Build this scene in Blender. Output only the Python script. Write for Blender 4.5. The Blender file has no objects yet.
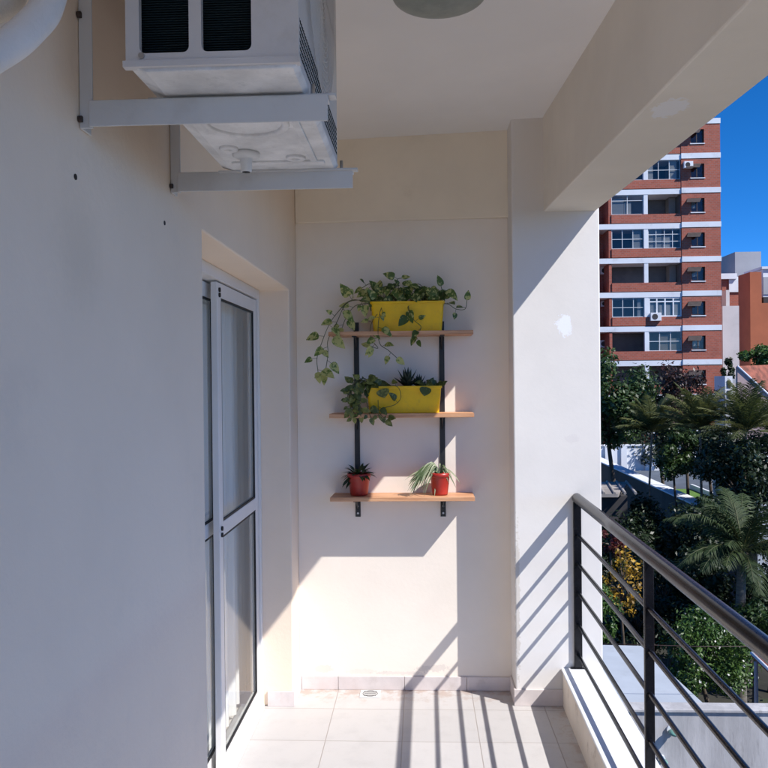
import bpy, math, random
import numpy as np
from mathutils import Vector, Matrix
random.seed(7); rng = np.random.default_rng(7)
S = bpy.context.scene
COL = S.collection
PI = math.pi
R = math.radians

# ------------------------------------------------------------------ camera
F = 790.0; H = 1.56
YAW = math.atan(36/F); PITCH = R(0.3); ROLL = 0.010
fwd = Vector((-math.sin(YAW)*math.cos(PITCH), math.cos(YAW)*math.cos(PITCH), -math.sin(PITCH)))
right = Vector((math.cos(YAW), math.sin(YAW), 0)); up = right.cross(fwd)
r2 = right*math.cos(ROLL) - up*math.sin(ROLL); u2 = up*math.cos(ROLL) + right*math.sin(ROLL)
EYE = Vector((0, 0, H))
def at(px, py, Y):
    d = fwd + r2*((px-384)/F) + u2*((384-py)/F)
    return EYE + d*(Y/d.y)
cam = bpy.data.cameras.new('camera'); co = bpy.data.objects.new('camera', cam); COL.objects.link(co)
co.matrix_world = Matrix(((r2.x, u2.x, -fwd.x, 0), (r2.y, u2.y, -fwd.y, 0), (r2.z, u2.z, -fwd.z, H), (0, 0, 0, 1)))
cam.sensor_width = 36; cam.lens = 36*F/768; cam.clip_end = 2000; cam.clip_start = 0.05
S.camera = co

# ------------------------------------------------------------------ light
SUN = Vector((.82, -.54, 1.0)).normalized()
el = math.asin(SUN.z); az = math.atan2(SUN.x, SUN.y)
w = bpy.data.worlds.new("World"); S.world = w; w.use_nodes = True
nt = w.node_tree; bg = nt.nodes['Background']
sky = nt.nodes.new('ShaderNodeTexSky'); sky.sky_type = 'NISHITA'; sky.sun_disc = False
sky.sun_elevation = el; sky.sun_rotation = az
sky.air_density = .45; sky.dust_density = 0.0; sky.ozone_density = 10.0; sky.altitude = 50
hs = nt.nodes.new('ShaderNodeHueSaturation'); hs.inputs['Saturation'].default_value = 1.165; nt.links.new(sky.outputs[0], hs.inputs['Color'])
nt.links.new(hs.outputs[0], bg.inputs[0]); bg.inputs[1].default_value = 0.113
sl = bpy.data.lights.new('sun', 'SUN'); sl.energy = 3.15; sl.angle = R(0.5); sl.color = (1, .965, .925)
so = bpy.data.objects.new('sun', sl); COL.objects.link(so)
so.rotation_euler = SUN.to_track_quat('Z', 'Y').to_euler()
S.view_settings.view_transform = 'Standard'; S.view_settings.look = 'None'
S.view_settings.exposure = 0.95; S.view_settings.gamma = 1
S.render.engine = 'CYCLES'
S.cycles.max_bounces = 10; S.cycles.diffuse_bounces = 6; S.cycles.transparent_max_bounces = 12

# ------------------------------------------------------------------ materials
M = {}
def node_mat(name):
    m = bpy.data.materials.new(name); m.use_nodes = True; M[name] = m
    return m, m.node_tree, m.node_tree.nodes, m.node_tree.links, m.node_tree.nodes['Principled BSDF']
def rgb(c): return (c[0], c[1], c[2], 1)
def mixn(N, L, fac, a, b, mode='MIX'):
    n = N.new('ShaderNodeMix'); n.data_type = 'RGBA'; n.blend_type = mode
    for idx, v in ((0, fac), (6, a), (7, b)):
        if hasattr(v, 'links') or isinstance(v, bpy.types.NodeSocket): L.new(v, n.inputs[idx])
        else: n.inputs[idx].default_value = v if idx == 0 else rgb(v)
    return n.outputs[2]
def noise(N, L, co, scale, detail=4, rough=.6):
    n = N.new('ShaderNodeTexNoise'); n.inputs['Scale'].default_value = scale
    n.inputs['Detail'].default_value = detail; n.inputs['Roughness'].default_value = rough
    L.new(co, n.inputs['Vector']); return n.outputs[0]
def ramp(N, L, v, a, b, smooth=True):
    n = N.new('ShaderNodeMapRange'); n.inputs[1].default_value = a; n.inputs[2].default_value = b
    n.interpolation_type = 'SMOOTHSTEP' if smooth else 'LINEAR'
    L.new(v, n.inputs[0]); return n.outputs[0]
def mth(N, L, op, a, b=None):
    n = N.new('ShaderNodeMath'); n.operation = op
    for i, v in enumerate((a, b)):
        if v is None: continue
        if isinstance(v, bpy.types.NodeSocket): L.new(v, n.inputs[i])
        else: n.inputs[i].default_value = v
    return n.outputs[0]
def pbr(name, base, rough=.7, var=.08, scale=2.0, bump=.05, bscale=60, metal=0, dirt=None, dirt_amt=.3,
        patches=(), stretch=None, spec=.5, coat=0):
    m, t, N, L, P = node_mat(name)
    tc = N.new('ShaderNodeNewGeometry').outputs['Position'] if patches else N.new('ShaderNodeTexCoord').outputs['Object']
    v = tc
    if stretch:
        mp = N.new('ShaderNodeMapping'); mp.inputs['Scale'].default_value = stretch; L.new(tc, mp.inputs[0]); v = mp.outputs[0]
    dark = tuple(x*(1-var*1.6) for x in base); lite = tuple(min(1, x*(1+var)) for x in base)
    c = mixn(N, L, ramp(N, L, noise(N, L, v, scale, 5), .3, .7), dark, lite)
    if dirt:
        f = ramp(N, L, noise(N, L, v, scale*2.7, 8, .7), .52, .75)
        c = mixn(N, L, mth(N, L, 'MULTIPLY', f, dirt_amt), c, dirt)
    for (pc, pr, pcol, amt, wob) in patches:
        mp = N.new('ShaderNodeMapping'); mp.vector_type = 'POINT'
        mp.inputs['Location'].default_value = tuple(-pc[i]/pr[i] for i in range(3))
        mp.inputs['Scale'].default_value = tuple(1/pr[i] for i in range(3))
        L.new(tc, mp.inputs[0])
        ln = N.new('ShaderNodeVectorMath'); ln.operation = 'LENGTH'; L.new(mp.outputs[0], ln.inputs[0])
        nn = mth(N, L, 'MULTIPLY', mth(N, L, 'SUBTRACT', noise(N, L, tc, 45, 5, .7), .5), wob)
        f = ramp(N, L, mth(N, L, 'ADD', ln.outputs['Value'], nn), *((1.3, .2) if wob < 1 else (1.05, .85)))
        c = mixn(N, L, mth(N, L, 'MULTIPLY', f, amt), c, pcol)
    L.new(c, P.inputs['Base Color'])
    P.inputs['Roughness'].default_value = rough; P.inputs['Metallic'].default_value = metal
    P.inputs['Specular IOR Level'].default_value = spec; P.inputs['Coat Weight'].default_value = coat
    if bump:
        b = N.new('ShaderNodeBump'); b.inputs['Strength'].default_value = bump; b.inputs['Distance'].default_value = .01
        a1 = mth(N, L, 'ADD', noise(N, L, v, bscale, 5, .65), mth(N, L, 'MULTIPLY', noise(N, L, v, bscale*.12, 3), 2.0))
        L.new(a1, b.inputs['Height']); L.new(b.outputs[0], P.inputs['Normal'])
    return m
CREAM = (.80, .73, .665)
pbr('side_plaster', (.89, .735, .585), .85, .04, .9, .10, 60, dirt=(.62, .54, .47), dirt_amt=.22, patches=[((-.622, 1.42, 1.80), (.08, .11, .12), (.72, .60, .47), .45, .9)])
pbr('end_plaster', (.87, .785, .69), .85, .03, 1.5, .06, 60, patches=[
    ((-.30, 3.968, .088), (.10, .05, .012), (.6, .55, .51), .30, 3.2), ((.06, 3.968, .108), (.085, .05, .018), (.55, .5, .47), .4, 3.4),
    ((-.12, 3.968, .083), (.12, .05, .009), (.55, .5, .48), .35, 3.2), ((-.5, 3.968, .10), (.05, .05, .02), (.6, .54, .5), .5, 2.0)])
pbr('upper_plaster', (.89, .795, .65), .85, .04, 1.5, .08, 50, dirt=(.66, .56, .44), dirt_amt=.35)
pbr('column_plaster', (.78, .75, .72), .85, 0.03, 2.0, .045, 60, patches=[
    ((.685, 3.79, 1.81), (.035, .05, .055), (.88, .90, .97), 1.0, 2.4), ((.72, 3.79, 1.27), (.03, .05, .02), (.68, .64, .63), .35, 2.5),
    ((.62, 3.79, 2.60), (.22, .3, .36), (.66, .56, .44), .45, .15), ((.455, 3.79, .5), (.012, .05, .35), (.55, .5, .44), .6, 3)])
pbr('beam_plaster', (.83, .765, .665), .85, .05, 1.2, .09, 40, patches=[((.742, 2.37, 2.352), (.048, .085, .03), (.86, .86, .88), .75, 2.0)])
pbr('ceiling_plaster', (.87, .84, .815), .9, .03, 1.0, .06, 60)
pbr('kerb_white', (.80, .82, .85), .7, .05, 3, .25, 50, dirt=(.45, .42, .38), dirt_amt=.25)
pbr('kerb_cream', (.78, .70, .60), .8, .06, 3, .3, 50, dirt=(.34, .25, .18), dirt_amt=.8)
pbr('skirting_tile', (.68, .615, .60), .45, .07, 4, .08, 40, dirt=(.45, .38, .33), dirt_amt=.35)
pbr('white_aluminium', (.78, .76, .74), .35, .02, 4, .02, 80)
pbr('black_rubber', (.015, .015, .017), .6, .1, 5, 0)
pbr('black_paint', (.007, .007, .010), .22, .2, 9, .05, 90, dirt=(.04, .036, .04), dirt_amt=.12, spec=.3)
pbr('black_steel', (.02, .02, .02), .45, .2, 9, .05, 90)
pbr('steel', (.5, .5, .5), .4, .1, 9, .05, 90, metal=1)
pbr('ac_white', (.66, .645, .65), .45, .04, 3, .04, 60, dirt=(.4, .37, .33), dirt_amt=.25)
pbr('ac_pan', (.78, .78, .78), .5, .12, 9, .5, 22, dirt=(.35, .36, .36), dirt_amt=.4)
pbr('bracket_paint', (.62, .62, .62), .5, .04, 3, .08, 60, dirt=(.40, .36, .32), dirt_amt=.25)
pbr('white_plastic', (.75, .75, .74), .4, .03, 3, .02)
pbr('white_tape', (.76, .72, .68), .5, .06, 6, .25, 40)
pbr('beige_tape', (.62, .53, .42), .6, .10, 6, .3, 40)
pbr('rust_hole', (.05, .035, .03), .9, .3, 30, .3)
pbr('yellow_plastic', (.92, .56, .008), .36, .05, 9, .03, 40, spec=.4, dirt=(.45, .27, .06), dirt_amt=.35)
pbr('red_plastic', (.42, .026, .018), .38, .08, 9, .03, 40, dirt=(.30, .10, .07), dirt_amt=.35)
pbr('soil', (.035, .022, .014), .95, .4, 40, .8, 60)
pbr('terracotta_roof', (.25, .075, .045), .8, .3, 3, .4, 8)
pbr('concrete', (.46, .45, .455), .85, .14, 1.2, .3, 14, dirt=(.20, .19, .19), dirt_amt=.7, stretch=(2.2, 2.2, .45))
pbr('shaded_paving', (.09, .11, .14), .9, .2, .5, .2, 8, dirt=(.06, .07, .07), dirt_amt=.6)  # white terrace darkened and blued: tree shade put into the slab colour
pbr('shaded_concrete', (.06, .05, .04), .9, .3, .5, .3, 8, dirt=(.03, .03, .03), dirt_amt=.8)  # near-black base paints the shade on the garden wall's dark side
pbr('roof_white', (.41, .45, .50), .75, .05, 1.2, .1, 20, dirt=(.30, .32, .34), dirt_amt=.35)
pbr('far_white', (.72, .74, .78), .8, .05, .5, .1, 5)
pbr('far_band', (.70, .73, .78), .8, .05, .3, .1, 5, dirt=(.34, .33, .33), dirt_amt=.45)
pbr('far_grey', (.36, .37, .40), .85, .06, .3, .1, 5)
pbr('far_pale', (.56, .53, .52), .85, .06, .3, .1, 5, dirt=(.3, .28, .27), dirt_amt=.3)
pbr('far_pink', (.42, .31, .30), .85, .06, .6, .1, 5)
pbr('far_orange', (.40, .12, .055), .85, .08, .4, .1, 5)
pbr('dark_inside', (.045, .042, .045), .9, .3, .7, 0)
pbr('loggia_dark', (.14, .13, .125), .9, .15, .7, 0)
pbr('beige_inside', (.30, .26, .22), .9, .1, .7, 0)
pbr('window_metal', (.62, .64, .66), .45, .04, 3, 0)
pbr('brown_frame', (.06, .035, .03), .5, .2, 3, 0)
pbr('awning_dark', (.035, .025, .025), .7, .2, 3, 0)
pbr('shed_roof', (.34, .31, .29), .85, .2, 1.5, .5, 10, dirt=(.12, .11, .1), dirt_amt=.5)
pbr('turf', (.10, .20, .03), .9, .2, 3, .6, 50)
pbr('ground_soil', (.030, .028, .020), .95, .4, .5, .8, 6, dirt=(.03, .05, .015), dirt_amt=.9)
pbr('bark', (.10, .075, .055), .9, .3, 6, .6, 30, stretch=(3, 3, .6))
pbr('palm_bark', (.17, .15, .125), .9, .2, 8, .6, 20, stretch=(.5, .5, 4))
pbr('floor_inside', (.55, .5, .45), .6, .1, 2, 0)
pbr('wall_inside', (.80, .79, .78), .9, .03, 2, .05)
pbr('blue_cloth', (.05, .13, .28), .8, .3, 3, 0)
pbr('pole_white', (.65, .65, .65), .5, .05, 3, 0)

# wood
m, t, N, L, P = node_mat('shelf_wood')
tc = N.new('ShaderNodeTexCoord').outputs['Object']; mp = N.new('ShaderNodeMapping'); mp.inputs['Scale'].default_value = (1.2, 22, 22); L.new(tc, mp.inputs[0])
g = noise(N, L, mp.outputs[0], 3.5, 6, .65)
c = mixn(N, L, ramp(N, L, g, .35, .68), (.50, .235, .115), (.70, .40, .225)); L.new(c, P.inputs['Base Color']); P.inputs['Roughness'].default_value = .5
b = N.new('ShaderNodeBump'); b.inputs['Strength'].default_value = .15; b.inputs['Distance'].default_value = .003; L.new(g, b.inputs['Height']); L.new(b.outputs[0], P.inputs['Normal'])

# floor tiles (33 cm with thin joints)
def tile_mat(name, base, grout, size, off, jw=.004, rough=.35):
    m, t, N, L, P = node_mat(name)
    pos = N.new('ShaderNodeNewGeometry').outputs['Position']
    sx = N.new('ShaderNodeSeparateXYZ'); L.new(pos, sx.inputs[0])
    fs = []; cells = []
    for k in range(2):
        a = mth(N, L, 'DIVIDE', mth(N, L, 'SUBTRACT', sx.outputs[k], off[k]), size[k])
        fr = mth(N, L, 'SUBTRACT', a, mth(N, L, 'FLOOR', a)); cells.append(mth(N, L, 'FLOOR', a))
        d = mth(N, L, 'MINIMUM', fr, mth(N, L, 'SUBTRACT', 1.0, fr))
        fs.append(mth(N, L, 'MULTIPLY', d, size[k]))
    dist = mth(N, L, 'MINIMUM', fs[0], fs[1])
    j = ramp(N, L, dist, jw*.35, jw*.65)
    cc = N.new('ShaderNodeCombineXYZ'); L.new(cells[0], cc.inputs[0]); L.new(cells[1], cc.inputs[1])
    wn = N.new('ShaderNodeTexWhiteNoise'); L.new(cc.outputs[0], wn.inputs[0])
    c = mixn(N, L, wn.outputs['Value'], tuple(x*.95 for x in base), tuple(x*1.03 for x in base))
    n1 = noise(N, L, pos, 9, 6, .65)
    c = mixn(N, L, mth(N, L, 'MULTIPLY', ramp(N, L, n1, .45, .75), .35), c, tuple(x*.78 for x in base))
    n2 = noise(N, L, pos, 130, 3, .6)
    c = mixn(N, L, mth(N, L, 'MULTIPLY', ramp(N, L, n2, .62, .75), .35), c, tuple(x*.6 for x in base))
    n3 = noise(N, L, pos, 16, 6, .7)
    edge = mth(N, L, 'ADD', ramp(N, L, sx.outputs[1], 3.72, 3.97), mth(N, L, 'MULTIPLY', ramp(N, L, sx.outputs[0], .50, .68), .8))
    f3 = mth(N, L, 'MULTIPLY', ramp(N, L, mth(N, L, 'ADD', n3, mth(N, L, 'MULTIPLY', edge, .16)), .56, .72), mth(N, L, 'ADD', mth(N, L, 'MULTIPLY', edge, .45), .06))
    c = mixn(N, L, f3, c, (.36, .22, .15))
    c = mixn(N, L, j, grout, c); L.new(c, P.inputs['Base Color'])
    L.new(mth(N, L, 'ADD', mth(N, L, 'MULTIPLY', n1, .25), rough), P.inputs['Roughness'])
    b = N.new('ShaderNodeBump'); b.inputs['Strength'].default_value = .5; b.inputs['Distance'].default_value = .002
    L.new(j, b.inputs['Height']); L.new(b.outputs[0], P.inputs['Normal'])
tile_mat('floor_tile', (.53, .51, .50), (.36, .32, .30), (.333, .333), (-.425, 3.73))

# brick
m, t, N, L, P = node_mat('far_brick')
tc = N.new('ShaderNodeTexCoord').outputs['Object']
sp = N.new('ShaderNodeSeparateXYZ'); L.new(tc, sp.inputs[0]); cb = N.new('ShaderNodeCombineXYZ')
L.new(mth(N, L, 'ADD', sp.outputs[0], sp.outputs[1]), cb.inputs[0]); L.new(sp.outputs[2], cb.inputs[1])
bt = N.new('ShaderNodeTexBrick'); L.new(cb.outputs[0], bt.inputs[0]); bt.inputs['Scale'].default_value = 1
bt.inputs['Brick Width'].default_value = .30; bt.inputs['Row Height'].default_value = .14; bt.inputs['Mortar Size'].default_value = .014
bt.inputs['Color1'].default_value = (.31, .078, .046, 1); bt.inputs['Color2'].default_value = (.41, .105, .062, 1); bt.inputs['Mortar'].default_value = (.30, .16, .13, 1)
c = mixn(N, L, mth(N, L, 'MULTIPLY', ramp(N, L, noise(N, L, tc, .5, 6, .7), .45, .8), .5), bt.outputs[0], (.20, .05, .035))
L.new(c, P.inputs['Base Color']); P.inputs['Roughness'].default_value = .85

# glass
def glass_mat(name, tint, refl=1.0, rough=.02):
    m, t, N, L, P = node_mat(name); N.remove(P)
    out = N['Material Output']; tr = N.new('ShaderNodeBsdfTransparent'); tr.inputs[0].default_value = rgb(tint)
    gl = N.new('ShaderNodeBsdfGlossy'); gl.inputs['Roughness'].default_value = rough
    fr = N.new('ShaderNodeFresnel'); fr.inputs[0].default_value = 1.5
    mx = N.new('ShaderNodeMixShader'); gm = N.new('ShaderNodeNewGeometry'); front = mth(N, L, 'SUBTRACT', 1.0, gm.outputs['Backfacing'])
    L.new(mth(N, L, 'MULTIPLY', mth(N, L, 'MULTIPLY', fr.outputs[0], refl), front), mx.inputs[0])
    L.new(tr.outputs[0], mx.inputs[1]); L.new(gl.outputs[0], mx.inputs[2]); L.new(mx.outputs[0], out.inputs[0])
glass_mat('door_glass', (.97, .98, .975), 1.0)
glass_mat('far_glass', (.78, .80, .80), 1.5, .05)
pbr('green_glass', (.16, .34, .28), .12, .1, 30, 0)
# curtain: sheer
m, t, N, L, P = node_mat('curtain')
P.inputs['Base Color'].default_value = (.93, .92, .90, 1); P.inputs['Roughness'].default_value = .9
tl = N.new('ShaderNodeBsdfTranslucent'); tl.inputs[0].default_value = (.82, .82, .80, 1)
mx = N.new('ShaderNodeMixShader'); mx.inputs[0].default_value = .18; L.new(P.outputs[0], mx.inputs[1]); L.new(tl.outputs[0], mx.inputs[2]); L.new(mx.outputs[0], N['Material Output'].inputs[0])
# lamp bowl: smoky green glass
m, t, N, L, P = node_mat('lamp_glass')
P.inputs['Roughness'].default_value = .38; P.inputs['Coat Weight'].default_value = .15
c = mixn(N, L, ramp(N, L, noise(N, L, N.new('ShaderNodeTexCoord').outputs['Object'], 14, 4), .3, .7), (.23, .26, .235), (.31, .33, .30)); L.new(c, P.inputs['Base Color'])

# leaves: tint attribute chooses between natural leaf colours
def leaf_mat(name, a, b, varieg=None, vamt=.5, vscale=60, trans=.25, rough=.45):
    m, t, N, L, P = node_mat(name)
    at_ = N.new('ShaderNodeAttribute'); at_.attribute_name = 'tint'
    c = mixn(N, L, at_.outputs['Fac'], a, b)
    if varieg:
        n = noise(N, L, N.new('ShaderNodeTexCoord').outputs['Object'], vscale, 4, .6)
        thr = mth(N, L, 'ADD', n, mth(N, L, 'MULTIPLY', at_.outputs['Fac'], .22))
        c = mixn(N, L, mth(N, L, 'MULTIPLY', ramp(N, L, thr, .60, .68), vamt), c, varieg)
    L.new(c, P.inputs['Base Color']); P.inputs['Roughness'].default_value = rough
    tl = N.new('ShaderNodeBsdfTranslucent'); L.new(c, tl.inputs[0])
    mx = N.new('ShaderNodeMixShader'); mx.inputs[0].default_value = trans
    L.new(P.outputs[0], mx.inputs[1]); L.new(tl.outputs[0], mx.inputs[2]); L.new(mx.outputs[0], N['Material Output'].inputs[0])
leaf_mat('pothos_leaf', (.035, .080, .016), (.16, .25, .045), (.60, .58, .22), .8, 55)
leaf_mat('dark_leaf', (.022, .045, .014), (.05, .085, .025))
leaf_mat('purple_leaf', (.045, .080, .014), (.15, .17, .04), (.32, .33, .09), .6, 70)
leaf_mat('spider_leaf', (.07, .12, .04), (.42, .46, .30), None)
leaf_mat('agave_leaf', (.022, .038, .026), (.045, .065, .045))
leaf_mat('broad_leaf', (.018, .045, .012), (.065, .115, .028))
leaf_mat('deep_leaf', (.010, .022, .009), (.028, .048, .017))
leaf_mat('red_leaf', (.025, .020, .014), (.075, .030, .025))
leaf_mat('palm_leaf', (.028, .048, .012), (.19, .20, .065), rough=.7, trans=.35)
leaf_mat('low_palm_leaf', (.016, .038, .010), (.055, .085, .024), rough=.7)
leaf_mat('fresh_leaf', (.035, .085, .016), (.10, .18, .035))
leaf_mat('gold_leaf', (.20, .11, .015), (.60, .36, .03))
leaf_mat('flower_white', (.5, .5, .48), (.7, .7, .68))
leaf_mat('crimson_leaf', (.05, .012, .010), (.13, .022, .015))
leaf_mat('stem_green', (.09, .11, .04), (.14, .13, .06))

# ------------------------------------------------------------------ mesh helpers
class MB:
    def __init__(s): s.v = []; s.f = []; s.t = []; s.sm = []
    def add(s, vs, fs, tint=0.0, smooth=False):
        n = len(s.v); s.v += [tuple(p) for p in vs]; s.f += [tuple(i+n for i in f) for f in fs]
        s.t += [tint]*len(vs); s.sm += [smooth]*len(fs); return s
    def box(s, x0, x1, y0, y1, z0, z1):
        vs = [(x, y, z) for z in (z0, z1) for y in (y0, y1) for x in (x0, x1)]
        return s.add(vs, [(0, 2, 3, 1), (4, 5, 7, 6), (0, 1, 5, 4), (2, 6, 7, 3), (0, 4, 6, 2), (1, 3, 7, 5)])
    def prism(s, pts, vec):     # planar outline extruded by a vector
        n = len(pts); vec = Vector(vec); a = [Vector(p) for p in pts]; b = [p+vec for p in a]
        nrm = Vector((0, 0, 0))
        for i in range(n): nrm += a[i].cross(a[(i+1) % n])
        fs = [tuple(range(n))[::-1], tuple(range(n, 2*n))] + [(i, (i+1) % n, n+(i+1) % n, n+i) for i in range(n)]
        if nrm.dot(vec) < 0: fs = [f[::-1] for f in fs]
        return s.add(a+b, fs)
    def tube(s, pts, r, seg=10, tint=0., cap=True):
        pts = [Vector(p) for p in pts]; n = len(pts); rs = r if isinstance(r, (list, tuple)) else [r]*n
        vs = []; prev = None
        for i, p in enumerate(pts):
            d = (pts[min(i+1, n-1)]-pts[max(i-1, 0)]).normalized()
            if prev is None:
                prev = d.orthogonal().normalized()
            a = (prev - d*prev.dot(d)).normalized(); prev = a; b = d.cross(a)
            for k in range(seg):
                th = 2*PI*k/seg; vs.append(p + (a*math.cos(th)+b*math.sin(th))*rs[i])
        fs = [(i*seg+k, i*seg+(k+1) % seg, (i+1)*seg+(k+1) % seg, (i+1)*seg+k) for i in range(n-1) for k in range(seg)]
        s.add(vs, fs, tint, True)
        if cap:
            m0 = len(s.v)-n*seg
            s.f += [tuple(m0+k for k in range(seg))[::-1], tuple(m0+(n-1)*seg+k for k in range(seg))]; s.sm += [False, False]
        return s
    def lathe(s, prof, c=(0, 0, 0), seg=32, flat=(1, 1)):
        vs = [(c[0]+r*math.cos(2*PI*k/seg)*flat[0], c[1]+r*math.sin(2*PI*k/seg)*flat[1], c[2]+z) for r, z in prof for k in range(seg)]
        fs = [(i*seg+k, i*seg+(k+1) % seg, (i+1)*seg+(k+1) % seg, (i+1)*seg+k) for i in range(len(prof)-1) for k in range(seg)]
        return s.add(vs, fs, 0, True)
    def leaf(s, base, d, nrm, L, W, prof, fold=.25, droop=.2, tint=0.):
        d = Vector(d).normalized(); nrm = Vector(nrm); sd = d.cross(nrm)
        if sd.length < 1e-3: sd = d.orthogonal()
        sd.normalize(); nrm = sd.cross(d).normalized()
        vs = []; base = Vector(base)
        for tt, ww in prof:
            c = base + d*(L*tt) - nrm*(droop*L*tt*tt)
            vs += [c - sd*(W*.5*ww) + nrm*(fold*W*.5*ww), c, c + sd*(W*.5*ww) + nrm*(fold*W*.5*ww)]
        fs = []
        for i in range(len(prof)-1):
            a = i*3; fs += [(a, a+1, a+4, a+3), (a+1, a+2, a+5, a+4)]
        return s.add(vs, fs, tint, True)
    def build(s, name, mat, parent=None, bevel=0, loc=None):
        me = bpy.data.meshes.new(name)
        off = Vector((0, 0, 0))
        if parent is not None: off = world_loc(parent)
        elif loc is not None: off = Vector(loc)
        me.from_pydata([(p[0]-off.x, p[1]-off.y, p[2]-off.z) for p in s.v], [], s.f)
        me.materials.append(M[mat] if isinstance(mat, str) else mat)
        if any(s.sm): me.polygons.foreach_set('use_smooth', s.sm)
        if any(s.t):
            a = me.attributes.new('tint', 'FLOAT', 'POINT'); a.data.foreach_set('value', s.t)
        me.update()
        o = bpy.data.objects.new(name, me); COL.objects.link(o)
        if parent is not None: o.parent = parent
        elif loc is not None: o.location = off
        if bevel:
            b = o.modifiers.new('bevel', 'BEVEL'); b.width = bevel; b.segments = 2; b.limit_method = 'ANGLE'; b.angle_limit = R(40)
        return o
def world_loc(o):
    p = Vector(o.location)
    while o.parent: o = o.parent; p = p + Vector(o.location)
    return p
def tag(o, label=None, cat=None, group=None, kind=None):
    if label: o['label'] = label
    if cat: o['category'] = cat
    if group: o['group'] = group
    if kind: o['kind'] = kind
    return o
def thing(name, label, cat, loc, group=None, kind=None):
    o = bpy.data.objects.new(name, None); COL.objects.link(o); o.location = loc; o.empty_display_size = .1
    return tag(o, label, cat, group, kind)
def box(*a): return MB().box(*a)
def copy_tree(o, parent=None):
    c = o.copy(); COL.objects.link(c)
    if parent is not None: c.parent = parent
    for ch in list(o.children): copy_tree(ch, c)
    return c

# ================================================================== THE BALCONY
XL, XD, YB, YC = -.622, -.765, 3.97, 3.79
ZC = 2.79
# floor and ceiling
tag(box(-.87, .70, -1.8, YB+.02, -.12, 0).build('balcony_floor', 'floor_tile'), kind='structure')
c = MB().prism([(-.62, -1.8, 2.758), (.95, -1.8, 2.81), (.95, -1.8, 2.97), (-.62, -1.8, 2.97)], (0, YB+1.8+.1, 0))
tag(c.build('balcony_ceiling', 'ceiling_plaster'), kind='structure')
# side wall with the door opening
wall = thing('side_wall', 'long pale grey plastered wall on the left with the sliding door', 'wall', (XL, 1, 0))
MB().prism([(XL-.2, -1.8, 0), (XL-.2, 2.25, 0), (XL-.2, 2.25, 1.995), (XL-.2, 3.76, 1.995), (XL-.2, 3.76, 0), (XL-.2, 5.2, 0), (XL-.2, 5.2, 2.96), (XL-.2, -1.8, 2.96)], (.2, 0, 0)).build('plaster', 'side_plaster', wall, bevel=.006)
s = MB().box(XD+.02, XL+.008, 3.748, 3.7595, 0, .072).box(XL, XL+.009, 3.762, 3.962, 0, .070).box(XL, XL+.009, -1.8, 2.244, 0, .072)
s.build('skirting', 'skirting_tile', wall, bevel=.002)
# door frame + leaves
df = MB().box(XD-.10, XD, 2.2505, 2.285, .0, 1.994).box(XD-.055, XD, 3.725, 3.7595, .0, 1.994).box(XD-.10, XD, 2.286, 3.724, 1.95, 1.994).box(XD-.10, XD+.012, 2.286, 3.724, .001, .022).box(XD-.045, XD-.041, 2.286, 3.724, .022, .034)
df.build('door_frame', 'white_aluminium', wall, bevel=.002)
def leaf_door(x, y0, y1, lab=None):
    w_ = .058; z0, z1, zm = .028, 1.944, .985
    l = MB().box(x-.013, x+.013, y0, y0+w_, z0, z1).box(x-.013, x+.013, y1-w_, y1, z0, z1)
    l.box(x-.0128, x+.0128, y0+w_, y1-w_, z1-w_, z1).box(x-.0128, x+.0128, y0+w_, y1-w_, z0, z0+.075).box(x-.0128, x+.0128, y0+w_, y1-w_, zm-.028, zm+.028)
    o = l.build('door_leaf', 'white_aluminium', wall, bevel=.003)
    g = MB()
    for za, zb in ((z0+.075, zm-.028), (zm+.028, z1-w_)):
        g.box(x-.003, x+.003, y0+w_, y1-w_, za, zb)
        gk = MB(); e = .008
        gk.box(x+.004, x+.0115, y0+w_, y0+w_+e, za, zb).box(x+.004, x+.0115, y1-w_-e, y1-w_, za, zb).box(x+.004, x+.0115, y0+w_+e, y1-w_-e, za, za+e).box(x+.004, x+.0115, y0+w_+e, y1-w_-e, zb-e, zb)
        gk.build('gasket', 'black_rubber', o)
    g.build('pane', 'door_glass', o)
    k = MB()
    for zz in (1.935-.02, 1.895, .99, .965): k.tube([(x+.013, y0+.028, zz), (x+.019, y0+.028, zz)], .009, 12)
    k.build('latch', 'black_rubber', o)
    return o
leaf_door(XD-.022, 3.00, 3.722)
leaf_door(XD-.068, 2.288, 3.165)
# curtain in the room behind
cv = []; cf = []; nn = 340
for i in range(nn+1):
    y = 1.9+2.9*i/nn
    for z in (.03, .5, 1.0, 1.5, 1.97):
        a = 12*math.sin(i*.115*2.2)+.0
        cv.append((XD-.131+.028*math.sin(i*.42+.4*math.sin(i*.11)+z*.25)+.012*math.sin(i*.93+z), y, z))
for i in range(nn):
    for k in range(4): a = i*5+k; cf.append((a, a+5, a+6, a+1))
cu = MB().add(cv, cf, 0, True).build('curtain', 'curtain'); tag(cu, 'pale sheer curtain hanging in folds behind the sliding door glass', 'curtain')
room = thing('room_interior', 'dim room behind the glass of the sliding door', 'room', (-2.5, 3, 0))
box(-4.2, XL-.202, 1.2, 5.0, -.02, .004).build('floor', 'floor_inside', room)
rw = MB().box(-4.3, -4.2, 1.1, 5.1, -.02, .3).box(-4.3, -4.2, 1.1, 5.1, 2.45, 2.6).box(-4.2, XL-.202, 1.1, 1.2, 0, 2.6).box(-4.2, XL-.202, 5.0, 5.1, 0, 2.6).box(-4.3, XL-.202, 1.1, 5.1, 2.6, 2.7)  # unseen far side left open, an added gap letting sky light reach the curtain
rw.build('wall', 'wall_inside', room)

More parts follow.
